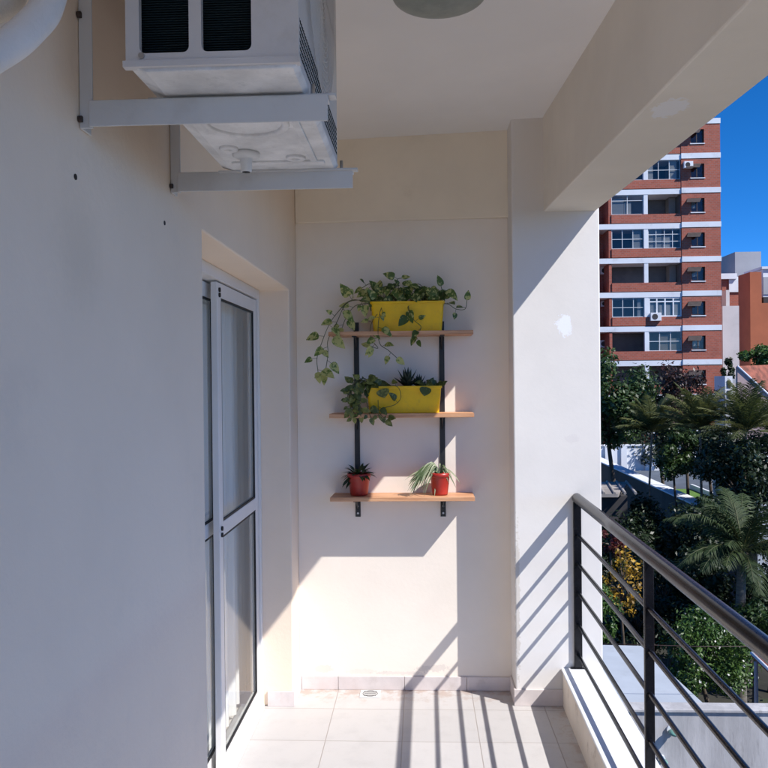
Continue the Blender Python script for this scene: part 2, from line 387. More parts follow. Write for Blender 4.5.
# end wall
ew = thing('end_wall', 'cream plastered wall at the far end of the balcony behind the shelves', 'wall', (0, YB, 0))
box(XL+.001, .80, YB, YB+.14, 0, 2.36).build('plaster', 'end_plaster', ew)
sk = MB()
for a, b_ in ((XL+.010, -.428), (-.426, -.094), (-.092, .219), (.221, .444)): sk.box(a, b_, YB-.010, YB-.0005, 0, .068)
sk.build('skirting', 'skirting_tile', ew, bevel=.002)
lt = MB().prism([(XL+.002, YB-.018, 2.352), (.46, YB-.018, 2.362), (.46, YB-.018, 2.80), (XL+.002, YB-.018, 2.80)], (0, .20, 0)).build('lintel_beam', 'upper_plaster', bevel=.004)
tag(lt, 'beige plastered lintel beam across the top of the far end wall', 'beam')
# column
clm = thing('corner_column', 'square white plastered column at the outer far corner of the balcony', 'column', (.65, YC, 0))
box(.444, .856, YC, 4.2, -6.5, 3.0).build('plaster', 'column_plaster', clm, bevel=.006)
sk = MB().box(.434, .690, YC-.010, YC-.0005, 0, .078).box(.434, .4435, YC, YB-.011, 0, .078)
sk.build('skirting', 'skirting_tile', clm, bevel=.002)
# beam: runs out at a slight angle over the railing
def bx(Y): return .592+(.052)*(YC-Y)
bm_ = MB().prism([(bx(YC+.0), YC+.05, 2.352), (bx(YC)+.247, YC+.05, 2.352), (bx(-1.8)+.247, -1.8, 2.352), (bx(-1.8), -1.8, 2.352)], (0, 0, .62))
tag(bm_.build('edge_beam', 'beam_plaster', bevel=.006), 'deep beige concrete beam slanting overhead along the open side', 'beam')
# kerb
kb = thing('balcony_kerb', 'low white topped kerb carrying the black railing', 'kerb', (.77, 1.5, 0))
def kx(Y, x): return x-.013*(YC-Y)
MB().prism([(kx(YC, .664), YC-.001, -.25), (kx(YC, .842), YC-.001, -.25), (kx(-1.8, .842), -1.8, -.25), (kx(-1.8, .664), -1.8, -.25)], (0, 0, .418)).build('body', 'kerb_cream', kb, bevel=.006)
MB().prism([(kx(YC, .658), YC-.002, .168), (kx(YC, .852), YC-.002, .168), (kx(-1.8, .852), -1.8, .168), (kx(-1.8, .658), -1.8, .168)], (0, 0, .012)).build('coping', 'kerb_white', kb, bevel=.004)
# end behind the viewer, the storeys above and below
own = thing('own_building', 'pale apartment block the balcony belongs to, its far side hidden', 'building', (-3, 2, -6.5))
b = MB().box(-9, -.62, -8, 6, -6.5, -.13).box(-9, -.62, -8, 6, 2.98, 9).box(-.62, .69, -1.95, 4.1, -.32, -.125).box(-.62, .92, -1.95, 4.1, 2.985, 3.05)
b.build('wall', 'side_plaster', own)

# railing
XR = .738; ZH = .99
def rx(Y): return XR-.009*(YC-Y)
rl = thing('balcony_railing', 'black painted steel railing with round handrail and five thin rods', 'railing', (XR, 2, .18))
MB().tube([(rx(y), y, ZH) for y in (YC-.004, 3.0, 2.0, .5, -1.78)], .0235, 24).build('handrail', 'black_paint', rl)
for z in (.817, .682, .545, .392, .248):
    MB().tube([(rx(y), y, z) for y in (YC-.004, 2.6, 1.2, -1.78)], .0085, 12).build('rod', 'black_paint', rl)
for y in (3.780, 2.57, 1.36, .15, -1.06):
    X_ = rx(y); hw = .0185 if y > 3 else .0155
    p = box(X_-hw, X_+hw, y-.008, y+.008, .186, ZH-.018).build('post', 'black_paint', rl, bevel=.003)
    box(X_-.034, X_+.034, y-.009, y+.009, .1805, .186).build('base_plate', 'black_paint', p)
# drain
dr = thing('floor_drain', 'small square white floor drain cover by the end wall', 'drain', (-.262, 3.905, 0))
box(-.312, -.212, 3.86, 3.95, .0005, .004).build('cover', 'white_plastic', dr, bevel=.001)
g = MB()
for k in range(5): g.box(-.292+.0, -.232, 3.876+k*.0135, 3.880+k*.0135, .0042, .0052)
g.lathe([(.034, 0), (.036, .0015), (.038, 0)], (-.262, 3.905, .0042), 24)
g.build('grate', 'dark_inside', dr)

# ceiling lamp
lm = thing('ceiling_lamp', 'round smoky green glass ceiling lamp, switched off', 'lamp', (.06, 2.375, 2.77))
lc = (.072, 2.485, 2.785)
MB().lathe([(.001, -.006), (.10, -.008), (.105, -.03), (.105, .01)], lc).build('base', 'white_plastic', lm)
prof = [(.001, -.054)]+[(.146*math.sin(a), -.024-.030*math.cos(a)) for a in [k*PI/2/12 for k in range(1, 13)]]+[(.148, -.022), (.140, -.018), (.10, -.018)]
MB().lathe(prof, lc, 48).build('glass_bowl', 'lamp_glass', lm)

# ------------------------------------------------------------------ air conditioner
ac = thing('air_conditioner', 'white outdoor air conditioning unit on brackets on the left wall', 'air conditioner', (-.32, 1.55, 2.05))
x0, x1, y0, y1, z0, z1 = -.463, -.186, 1.24, 1.86, 2.055, 2.60
# casing of panels with openings in the end panel
cs = MB()
cs.box(x0, x1, y0+.012, y1, z1-.012, z1)                       # top
cs.box(x0, x0+.01, y0+.013, y1, z0, z1-.013)                   # wall side
cs.box(x0+.011, x1-.013, y1-.01, y1, z0, z1-.013)              # far end
cs.build('casing', 'ac_white', ac, bevel=.003)
ep = MB()
ox = [(-.441, -.361), (-.341, -.261)]
xs = [x0, ox[0][0], ox[0][1], ox[1][0], ox[1][1], x1]
for i in (0, 2, 4): ep.box(xs[i], xs[i+1], y0, y0+.012, z0, z1)
for a, b_ in ox: ep.box(a, b_, y0, y0+.012, z0, 2.071).box(a, b_, y0, y0+.012, 2.34, z1)
# rounded corners of the two openings
for a, b_ in ox:
    for cx_, sx_ in ((a, 1), (b_, -1)):
        pts = [(cx_, y0, 2.071)]+[(cx_+sx_*(.010-.010*math.cos(q)), y0, 2.071+.010-.010*math.sin(q)) for q in [k*PI/2/5 for k in range(6)]]
        ep.prism(pts, (0, .012, 0))
ep.box(x0-.004, x1+.002, y0-.003, y0+.012, z0-.006, z0+.004)
ep.build('end_panel', 'ac_white', ac)
fn = MB()
for k in range(110): fn.box(-.450, -.250, y0+.034, y0+.0375, 2.06+k*.004, 2.062+k*.004)
fn.box(-.452, -.248, y0+.038, y0+.045, 2.058, 2.55)
m_, t_, N_, L_, P_ = node_mat('coil'); P_.inputs['Base Color'].default_value = (.010, .022, .028, 1); P_.inputs['Roughness'].default_value = .7; P_.inputs['Specular IOR Level'].default_value = .2
fn.build('coil', 'coil', ac)
MB().tube([(-.437, y0-.003, 2.067), (-.437, y0+.001, 2.067)], .005, 12).build('screw', 'steel', ac)
# stamped base pan
bp = MB().prism([(x0+.002, y0+.002, z0-.006), (x1-.002, y0+.002, z0-.006), (x1-.012, y0+.03, z0-.016), (x0+.028, y0+.03, z0-.016)][:0] or
    [(x0+.001, 0, z0-.001), (x1-.001, 0, z0-.001), (x1-.004, 0, z0-.006), (x1-.010, 0, z0-.012), (x0+.03, 0, z0-.012), (x0+.016, 0, z0-.006)], (0, y1-y0-.01, 0))
bp.v = [(p[0], p[1]+y0+.005, p[2]) for p in bp.v]
for k, (cx_, cy_, r_) in enumerate([(-.33, 1.50, .085), (-.27, 1.74, .022), (-.40, 1.66, .02)]):
    bp.lathe([(r_, 0), (r_, -.005), (r_-.008, -.007), (r_-.014, -.005), (r_-.015, 0)], (cx_, cy_, z0-.012), 28)
bp.box(-.42, -.21, 1.765, 1.785, z0-.017, z0-.0115).box(-.24, -.225, 1.40, 1.76, z0-.017, z0-.0115)
bp.build('base_pan', 'ac_pan', ac, bevel=.002)
# front with round guard
fr = MB().box(x1-.012, x1-.004, y0+.013, y1, z0, z1-.013); fr.build('front_panel', 'ac_white', ac)
gr = MB()
for k in range(1, 24):
    r_ = .009*k; gr.tube([(x1+.0035, 1.53+r_*math.cos(a), 2.31+r_*math.sin(a)) for a in [i*2*PI/40 for i in range(41)]], .0012, 5)
for k in range(12):
    a = k*2*PI/16; gr.tube([(x1+.0035, 1.53+.02*math.cos(a), 2.31+.02*math.sin(a)), (x1+.0035, 1.53+.209*math.cos(a), 2.31+.209*math.sin(a))], .0012, 5)
gr.build('fan_guard', 'ac_white', ac)
gb = MB()
for z in np.arange(2.075, 2.14, .011):
    for y in np.arange(1.27, 1.84, .012): gb.box(x1-.0035, x1-.0028, y, y+.006, z, z+.005)
gb.build('vent_holes', 'coil', ac)
MB().lathe([(.001, 0), (.030, 0), (.030, -.006), (.022, -.011), (.013, -.014), (.012, -.04), (.009, -.041)], (-.372, 1.70, z0-.0125), 24).build('drain_spout', 'white_plastic', ac)
for y in (1.36, 1.84):
    MB().box(x0-.005, x1+.045, y-.004, y+.020, 2.0385, 2.0435-.001).build('foot', 'bracket_paint', ac)
ac.scale = (1.06, 1.06, 1.06); ac.location = (-.339, 1.643, 2.092)
def bracket(Y, zb, top, lab):
    r = thing('wall_bracket', lab, 'bracket', (XL, Y, zb), 'brackets under the air conditioner')
    MB().box(XL+.001, XL+.026, Y-.002, Y+.002, zb-.002, top).box(XL+.001, XL+.005, Y+.002, Y+.042, zb-.002, top).build('upright', 'bracket_paint', r, bevel=.0012)
    a = MB().box(XL+.020, XL+.460, Y-.006, Y-.002, zb, zb+.048).box(XL+.020, XL+.460, Y-.002, Y+.040, zb+.044, zb+.048)
    a.build('arm', 'bracket_paint', r, bevel=.0012)
    b_ = MB()
    b_.tube([(XL+.430, Y+.02, zb+.03), (XL+.430, Y+.02, zb+.075)], .004, 8).tube([(XL+.430, Y+.02, zb+.048), (XL+.430, Y+.02, zb+.052)], .008, 6)
    b_.build('bolt', 'steel', r)
    for zz in (.014, .205): MB().tube([(XL+.001, Y-.006, zb+zz), (XL+.008, Y-.006, zb+zz)], .006, 10).build('anchor', 'rust_hole', r)
bracket(1.431, 2.030, 2.55, 'pale grey steel wall bracket under the near end of the air conditioner')
bracket(1.963, 2.037, 2.55, 'pale grey steel wall bracket under the far end of the air conditioner')
for (px, py, lab) in ((71.5, 177, 'dark drilled hole in the left wall below the near bracket'), (163, 223, 'dark drilled hole in the left wall below the far bracket')):
    Y = .622*F/(420-px); p = at(px, py, Y)
    tag(MB().tube([(XL-.001, p.y, p.z), (XL+.0015, p.y, p.z)], .0055, 12).build('screw_hole', 'rust_hole'), lab, 'hole')
# pipes
def smooth(pts, n=8):
    pts = [Vector(p) for p in pts]; out = []
    P_ = [pts[0]*2-pts[1]]+pts+[pts[-1]*2-pts[-2]]
    for i in range(1, len(P_)-2):
        for k in range(n):
            t = k/n; a, b_, c_, d_ = P_[i-1:i+3]
            out.append(.5*((2*b_)+(c_-a)*t+(2*a-5*b_+4*c_-d_)*t*t+(3*b_-a-3*c_+d_)*t**3))
    out.append(pts[-1]); return out
o = MB().tube(smooth([at(60, -190, 1.22), at(58, -60, 1.10), at(49, 0, 1.02), at(30, 28, .98), at(0, 51, .94), at(-60, 78, .90), at(-220, 110, .9)]), .0205, 20).build('insulated_pipe', 'white_tape')
tag(o, 'white wrapped air conditioner pipe curving over the left wall', 'pipe', 'air conditioner pipes')
o = MB().tube(smooth([at(32, -170, 1.2), at(22, -50, 1.10), at(14, -6, 1.04), at(-5, 10, 1.0), at(-60, 28, .96), at(-200, 50, .95)]), .017, 20).build('insulated_pipe', 'beige_tape')
tag(o, 'beige wrapped air conditioner pipe inside the curve of the white one', 'pipe', 'air conditioner pipes')

# ------------------------------------------------------------------ shelves
sh = thing('wall_shelf', 'three wooden shelves on two black metal uprights fixed to the end wall', 'shelf', (-.1, YB, 1))
SX0, SX1, SY0 = -.435, .258, 3.805
SZ = (1.795, 1.397, .993)
for z in SZ: MB().prism([(SX0, YB-.006, z-.020), (SX1, YB-.006, z-.020), (SX1, SY0, z-.020), (SX0-.006, SY0, z-.020)], (0, 0, .020)).build('shelf_board', 'shelf_wood', sh, bevel=.0015)
for x in (-.318, .110):
    MB().box(x-.013, x+.013, YB-.006, YB-.0005, .872, 1.850).build('upright', 'black_steel', sh)
    for z in SZ:
        MB().box(x-.010, x+.010, SY0+.01, YB-.0065, z-.0245, z-.0205).prism([(x-.002, YB-.0065, z-.0245), (x-.002, SY0+.03, z-.0245), (x-.002, YB-.0065, z-.085)], (.004, 0, 0)).build('shelf_bracket', 'black_steel', sh)
    for z in (.890, .925, .955): MB().tube([(x, YB-.010, z), (x, YB-.006, z)], .005, 10).build('screw', 'steel', sh)

HEART = [(0, .05), (.04, .6), (.15, .92), (.35, 1), (.6, .80), (.82, .42), (1, .02)]
LONG = [(0, .35), (.15, .8), (.4, 1), (.7, .7), (1, .02)]
SPIKE = [(0, .8), (.25, 1), (.6, .75), (1, .02)]
STRAP = [(0, .7), (.2, 1), (.45, 1), (.7, .85), (.88, .5), (1, .05)]
def facing(j=.6):
    return Vector((random.uniform(-j, j), -1, random.uniform(-.1, j+.3)))
def vine(fo, stm, pts, every, L, prof=HEART, jit=.012, tint=(0, 1), r=.0017, end=True):
    ps = smooth(pts, 6); stm.tube(ps, r, 6, .3)
    acc = 0; side = 1
    for a, b_ in zip(ps, ps[1:]):
        acc += (b_-a).length
        if acc > every:
            acc = 0; side = -side; d = (b_-a).normalized()
            out = (Vector((d.z, 0, -d.x))*side + Vector((0, -.35, -.25)) + Vector((random.uniform(-.4, .4), random.uniform(-.3, .2), random.uniform(-.4, .2)))).normalized()
            st_ = b_ + out*L*.35
            stm.tube([b_, st_], r*.6, 5, .3, cap=False)
            l = L*random.uniform(.45, 1.05); fo.leaf(st_, out+Vector((0, 0, -.3)), facing(), l, l*.72, prof, random.uniform(.1, .45), random.uniform(.0, .5), random.uniform(*tint)+.001)
    if end: fo.leaf(ps[-1], (ps[-1]-ps[-2]), facing(), L*.8, L*.55, prof, .2, .15, tint[1]+.001)
def planter(label, x0, x1, z, hgt, depth, yc):
    cx = (x0+x1)/2; r = thing('potted_plant', label, 'potted plant', (cx, yc, z), 'plants on the wall shelves')
    t_ = .014; w_ = (x1-x0)/2; d_ = depth/2
    def ring(w, d, zz, n=8):
        pts = []; rr = .014
        for sx_, sy_, a0 in ((1, 1, 0), (-1, 1, 90), (-1, -1, 180), (1, -1, 270)):
            for k in range(5):
                a = R(a0+k*22.5); pts.append((cx+sx_*(w-rr)+rr*math.cos(a), yc+sy_*(d-rr)+rr*math.sin(a), zz))
        return pts
    lv = [ring(w_-t_, d_-t_*.8, z+.001), ring(w_-t_*.5, d_-t_*.4, z+hgt*.5), ring(w_-.003, d_-.003, z+hgt-.012), ring(w_+.002, d_+.002, z+hgt-.011), ring(w_+.002, d_+.002, z+hgt), ring(w_-.006, d_-.006, z+hgt), ring(w_-.008, d_-.008, z+hgt-.03)]
    mb = MB(); n = 20
    vs = [p for q in lv for p in q]
    fs = [(i*n+k, i*n+(k+1) % n, (i+1)*n+(k+1) % n, (i+1)*n+k) for i in range(len(lv)-1) for k in range(n)]+[tuple(range(n))[::-1]]
    mb.add(vs, fs); mb.build('planter_box', 'yellow_plastic', r, bevel=.0008)
    so_ = MB(); so_.add(ring(w_-.007, d_-.007, z+hgt-.016), [tuple(range(20))]); so_.build('soil', 'soil', r)
    return r
YP = 3.893
# top planter
p1 = planter('yellow trough on the top shelf with variegated vine trailing far left', -.238, .122, SZ[0], .146, .125, YP)
fo = MB(); stm = MB()
zt = SZ[0]+.14
for k in range(95):
    bx_ = random.uniform(-.23, .12); by_ = random.uniform(YP-.05, YP+.04)
    hgt = random.uniform(.02, .075)*(1.25 if -.15 < bx_ < .05 else 1)
    d = Vector((random.uniform(-.5, .5)+(-.35 if bx_ < -.15 else .0), random.uniform(-.6, .2), random.uniform(.5, 1)))
    tip = Vector((bx_, by_, zt))+d.normalized()*hgt
    stm.tube([(bx_, by_, zt-.02), tip], .0016, 5, .3, cap=False)
    l = random.uniform(.036, .062)
    fo.leaf(tip, Vector((random.uniform(-1, 1), random.uniform(-.6, .2), random.uniform(-.5, .5))), facing(.9), l, l*.7, HEART, .25, .2, random.uniform(0, .75)+.001)
V = lambda l, Y=3.80: [at(a, b_, Y+random.uniform(-.006, .006)) for a, b_ in l]
vine(fo, stm, [at(374, 304, 3.86)]+V([(352, 300), (338, 312), (329, 325), (322, 342), (317, 358), (318, 372)]), .048, .072, tint=(.45, 1))
vine(fo, stm, [at(376, 303, 3.86)]+V([(360, 300), (346, 304), (337, 322), (328, 340), (328, 354), (325, 374)], 3.81), .055, .07, tint=(.4, 1))
vine(fo, stm, [at(370, 303, 3.86)]+V([(355, 306), (346, 318), (342, 328)], 3.82), .04, .06, tint=(.4, 1))
vine(fo, stm, [at(384, 304, 3.87)]+V([(380, 312), (378, 330), (380, 344), (388, 350), (397, 358)], 3.81), .042, .062, tint=(.5, 1))
vine(fo, stm, [at(386, 304, 3.87)]+V([(372, 322), (371, 338), (378, 348), (370, 346)], 3.815), .05, .06, tint=(.5, 1))
vine(fo, stm, [at(412, 304, 3.87)]+V([(408, 308), (414, 320), (421, 327), (416, 336)], 3.815), .04, .068, tint=(0, .4))
vine(fo, stm, [at(440, 304, 3.88)]+V([(448, 304), (456, 309), (465, 309), (467, 300)], 3.84), .05, .06, tint=(0, .5))
vine(fo, stm, [at(438, 304, 3.88)]+V([(443, 296), (441, 286)], 3.85), .04, .07, tint=(.2, .5))
vine(fo, stm, [at(396, 304, 3.88)]+V([(395, 292), (397, 280), (402, 278)], 3.84), .04, .055, tint=(.2, .6))
vine(fo, stm, [at(405, 304, 3.88)]+V([(412, 290), (418, 284), (424, 288)], 3.85), .03, .055, tint=(.2, .6))
vine(fo, stm, [at(385, 304, 3.88)]+V([(376, 292), (370, 284), (362, 288)], 3.84), .03, .06, tint=(.0, .6))
fo.build('foliage', 'pothos_leaf', p1); stm.build('stem', 'stem_green', p1)
# middle planter
p2 = planter('yellow trough on the middle shelf with a spiky succulent and trailing stems', -.262, .105, SZ[1], .132, .125, YP)
fo = MB(); stm = MB(); zt = SZ[1]+.125
for k in range(6):
    sx_ = random.uniform(-6, 6); L0 = random.uniform(388, 422)
    vine(fo, stm, [at(374+sx_*.8, 388, 3.87)]+V([(360+sx_*.6, 381+random.uniform(-3, 3)), (353+sx_*.7, 390), (354+sx_, 402), (356+sx_, max(L0, 404))], 3.80), .016, .042, LONG, tint=(0, 1), r=.0025)
vine(fo, stm, [at(380, 388, 3.87)]+V([(396, 386), (401, 396), (396, 404), (384, 408), (376, 412)], 3.812), .09, .05, tint=(0, .4))
vine(fo, stm, [at(378, 400, 3.82)]+V([(379, 412), (386, 420)], 3.80), .03, .055, tint=(.2, .6))
vine(fo, stm, [at(366, 400, 3.82)]+V([(369, 412), (371, 418)], 3.80), .03, .048, tint=(.2, .6))
fo.leaf(at(382, 389, 3.813), (0.3, -.05, -1), (0, -1, .1), .045, .065, HEART, .1, .05, .5)
fo.leaf(at(426, 387, 3.813), (-.2, -.05, -1), (0, -1, .1), .045, .058, HEART, .1, .05, .1)
for k in range(34):
    bx_ = random.choice((random.uniform(.0, .12), random.uniform(-.26, -.16))); l = random.uniform(.028, .05)
    b0 = Vector((bx_, random.uniform(YP-.05, YP+.03), zt+random.uniform(0, .02)))
    fo.leaf(b0, (random.uniform(-1, 1), random.uniform(-.6, .2), random.uniform(-.2, .6)), facing(.9), l, l*.7, HEART, .2, .2, random.uniform(0, .4)+.001)
fo.build('foliage', 'purple_leaf', p2); stm.build('stem', 'stem_green', p2)
ag = MB()
for (cx_, s_) in ((-.062, 1.25), (-.005, .85)):
    for ring_, n, tilt, l in ((0, 5, .25, .085), (1, 8, .6, .085), (2, 9, 1.0, .07)):
        for k in range(n):
            a = 2*PI*k/n+ring_*.4; d = Vector((math.cos(a)*math.sin(tilt), math.sin(a)*math.sin(tilt), math.cos(tilt)))
            ag.leaf(Vector((cx_, YP-.01, zt-.005)), d, (-math.cos(a), -math.sin(a), .6), l*s_, .022*s_, SPIKE, .5, -.1, random.random()*.6+.001)
ag.build('succulent', 'agave_leaf', p2)
# red pots
def pot(label, cx, yc, z, rt, hgt):
    r = thing('potted_plant', label, 'potted plant', (cx, yc, z), 'plants on the wall shelves')
    p = [(.001, .001), (rt*.72, .001), (rt*.76, .01), (rt*.93, hgt-.022), (rt*.95, hgt-.020), (rt, hgt-.019), (rt, hgt), (rt-.004, hgt), (rt-.006, hgt-.03)]
    MB().lathe(p, (cx, yc, z), 36).build('pot', 'red_plastic', r)
    MB().lathe([(.0005, hgt-.012), (rt-.004, hgt-.014)], (cx, yc, z), 24).build('soil', 'soil', r)
    return r
p3 = pot('red pot with small dark leafy plant at the left of the bottom shelf', -.305, 3.885, SZ[2], .058, .108)
fo = MB(); stm = MB(); c0 = Vector((-.305, 3.885, SZ[2]+.10))
for k in range(34):
    a = random.uniform(0, 2*PI); el_ = random.uniform(-.15, 1.1); d = Vector((math.cos(a)*math.cos(el_), math.sin(a)*math.cos(el_), math.sin(el_)))
    b0 = c0+Vector((math.cos(a)*.02, math.sin(a)*.02, 0)); b1 = b0+d*random.uniform(.005, .03)
    l = random.uniform(.04, .06); fo.leaf(b1, d, (0, 0, 1), l, l*.36, LONG, .3, .35, random.random()*.7+.001)
for k, (a, b_) in enumerate([(345, 486), (342, 482), (348, 478), (366, 476), (371, 471), (340, 485)]):
    e = at(a, b_, 3.84); fo.leaf(c0+(e-c0)*.4, (e-c0), (0, -.3, 1), .06, .022, LONG, .3, .3, .3)
fo.build('foliage', 'dark_leaf', p3)
p4 = pot('red pot with striped spider plant at the right of the bottom shelf', .093, 3.885, SZ[2], .051, .110)
fo = MB(); c0 = Vector((.093, 3.885, SZ[2]+.10))
def strap(tgt, wdt, tint, arch=.06):
    tgt = Vector(tgt); pts = smooth([c0, c0.lerp(tgt, .35)+Vector((0, 0, arch)), c0.lerp(tgt, .75)+Vector((0, 0, arch*.6)), tgt], 5)
    n = len(pts); vs = []
    for i, p in enumerate(pts):
        d = (pts[min(i+1, n-1)]-pts[max(0, i-1)]).normalized(); s_ = d.cross(Vector((0, -.8, .6))).normalized()
        w_ = wdt*.5*min(1, (1-i/(n-1))*2.2+.06)
        vs += [p-s_*w_, p+Vector((0, .001, -.001)), p+s_*w_]
    fo.add(vs, [f for i in range(n-1) for f in ((i*3, i*3+1, i*3+4, i*3+3), (i*3+1, i*3+2, i*3+5, i*3+4))], tint, True)
for k in range(36):
    px = random.triangular(404, 432, 414); py = random.uniform(482, 498) if px < 426 else random.uniform(484, 502)
    strap(at(px, min(py, 497 if px < 420 else 500), random.uniform(3.80, 3.86)), random.uniform(.006, .010), random.choice((.05, .35, .9)), random.uniform(.04, .085))
for (px, py) in ((461, 484), (456, 488), (449, 484), (430, 476), (440, 468), (447, 472), (405, 480), (419, 470), (452, 478), (434, 500)):
    strap(at(px, py, 3.84), .008, random.choice((.2, .8)), .04)
fo.build('foliage', 'spider_leaf', p4)

# ================================================================== OUTSIDE
GZ = -6.5
tag(MB().add([(-600, -600, GZ), (600, -600, GZ), (600, 600, GZ), (-600, 600, GZ)], [(0, 1, 2, 3)]).build('ground', 'ground_soil'), kind='structure')

def scatter(mb_or_name, mat, parent, pts, nrm, size, aspect=.5, tints=None, name='foliage'):
    """many small pointed leaves as one mesh"""
    n = len(pts); up_ = rng.normal(size=(n, 3)); nrm = nrm+rng.normal(size=(n, 3))*.55
    nrm /= np.linalg.norm(nrm, axis=1)[:, None]+1e-9
    d = np.cross(nrm, up_); d /= np.linalg.norm(d, axis=1)[:, None]+1e-9
    s_ = np.cross(nrm, d); L_ = size*rng.uniform(.6, 1.35, n)[:, None]; W_ = L_*aspect*.5
    v = np.empty((n, 4, 3)); v[:, 0] = pts-d*L_*.5; v[:, 1] = pts+s_*W_-nrm*L_*.06+d*L_*-.05; v[:, 2] = pts+d*L_*.5-nrm*L_*.12; v[:, 3] = pts-s_*W_-nrm*L_*.06+d*L_*-.05
    off = np.array(world_loc(parent)); v = (v.reshape(-1, 3)-off).astype('f')
    me = bpy.data.meshes.new(name); me.vertices.add(n*4); me.vertices.foreach_set('co', v.ravel())
    me.loops.add(n*4); me.loops.foreach_set('vertex_index', np.arange(n*4)); me.polygons.add(n)
    me.polygons.foreach_set('loop_start', np.arange(n)*4); me.polygons.foreach_set('loop_total', np.full(n, 4))
    me.materials.append(M[mat]); a = me.attributes.new('tint', 'FLOAT', 'POINT')
    if tints is None: tints = rng.uniform(0, 1, n)
    a.data.foreach_set('value', np.repeat(np.clip(tints, 0, 1), 4).astype('f')); me.update(calc_edges=True)
    o = bpy.data.objects.new(name, me); COL.objects.link(o); o.parent = parent; return o
def tree(name, label, cat, c, rad, n, size, mat, clumps=26, trunk=True, group=None, bark='bark', aspect=.5, fill=.45, extra=None, base=None):
    c = Vector(c); rad = Vector(rad)
    bz = base if base is not None else GZ
    t = thing(name, label, cat, (c.x, c.y, bz), group)
    cc = rng.normal(size=(clumps, 3)); cc /= np.linalg.norm(cc, axis=1)[:, None]; cc *= (rng.uniform(.25, .88, clumps)**.7)[:, None]
    cr = rng.uniform(.22, .44, clumps)
    idx = rng.integers(0, clumps, n); d = rng.normal(size=(n, 3)); d /= np.linalg.norm(d, axis=1)[:, None]
    rr = rng.uniform(0, 1, n)**fill
    p = cc[idx]+d*(cr[idx]*rr)[:, None]
    pts = p*np.array(rad)+np.array(c)
    ct = rng.uniform(-.25, .25, clumps)[idx]
    scatter(None, mat, t, pts, d+np.array((0, 0, .5)), size, aspect, rng.uniform(.1, .9, n)+ct, 'crown')
    if trunk:
        tm = MB(); r0 = max(.05, rad.x*.07); b0 = Vector((c.x, c.y, bz))
        mid = c-Vector((rad.x*.1, 0, rad.z*.55))
        tm.tube(smooth([b0, b0.lerp(mid, .5)+Vector((.1*rad.x, 0, 0)), mid, c+Vector((0, 0, rad.z*.3))], 4), [r0*(1-.7*i/12) for i in range(13)], 8)
        for k in range(min(clumps, 14)):
            e = Vector(cc[k]*np.array(rad))+c
            s0 = mid.lerp(c, random.uniform(0, .9)); tm.tube([s0, s0.lerp(e, .5)+Vector((0, 0, .08*rad.z)), e], [r0*.4, r0*.25, r0*.08], 6)
        tm.build('trunk', bark, t)
    if extra:
        m2, cnt, sz = extra
        k = rng.choice(n, cnt, replace=False); q = pts[k]+d[k]*.04
        scatter(None, m2, t, q, d[k]+np.array((0, -.4, .3)), sz, .8, name='flowers')
    return t
def px_tree(name, label, cat, px, py, Y, rx, rz, n, size, mat, **k):
    c = at(px, py, Y); s_ = Y/F
    return tree(name, label, cat, c, (rx*s_, rx*s_, rz*s_), n, size, mat, **k)

# --- tower
TY = 64.0
tw = thing('apartment_tower', 'tall red brick apartment tower with white floor bands and glazed balconies', 'building', at(650, 480, TY))
def TX(px): return at(px, 260, TY).x
def TZ(px, py): return at(px, py, TY).z
band_y = [121, 155.7, 190.7, 224.9, 259, 293.5, 328.5, 362.4, 396.3]
bz = [TZ(705, y) for y in band_y]; step = (bz[0]-bz[-1])/8; bz = [bz[0]-step*k for k in range(11)]
XA, XB, XM, XCC, XE = TX(560), TX(612), TX(646.5), TX(682), TX(721)
top = bz[0]+.35
# solid walls (windows cut as separate recess by building wall strips)
wl = MB()
wl.box(XCC, XE, TY+.6, TY+14, GZ, top-.1)            # core behind right section
wl.box(XA-6, XCC, TY+2.2, TY+14, GZ, top-.1)         # core behind loggias
WX0, WX1 = TX(691.5), TX(705)
bh = .42
for k in range(len(bz)-1):
    zt_, zb_ = bz[k]-bh*.5, bz[k+1]+bh*.5
    w1 = zt_-.42; w0 = w1-1.12
    # right section front around the window
    wl.box(XCC, WX0, TY, TY+.6, zb_, zt_).box(WX1, XE, TY, TY+.6, zb_, zt_).box(WX0, WX1, TY, TY+.6, zb_, w0).box(WX0, WX1, TY, TY+.6, w1, zt_)
    # loggia side cheeks, parapet
    wl.box(XB, XCC-.001, TY+.035, TY+.30, zb_, zb_+.70)
    wl.box(XB-.22, XB-.001, TY+.12, TY+2.2, zb_, zt_)
    # recessed part on the left and its stepped balcony
    wl.box(XA-6, XB-1.3, TY-.3, TY+2.2, zb_, zb_+.95)
wl.build('brick_wall', 'far_brick', tw)
for k in range(len(bz)):
    b_ = MB().box(XCC, XE+.03, TY-.04, TY+14.02, bz[k]-bh/2+.001, bz[k]+bh/2-.001).box(XA-6, XCC-.002, TY+.06, TY+3, bz[k]-bh/2-.05, bz[k]+bh/2-.051)
    b_.build('floor_band', 'far_band', tw)
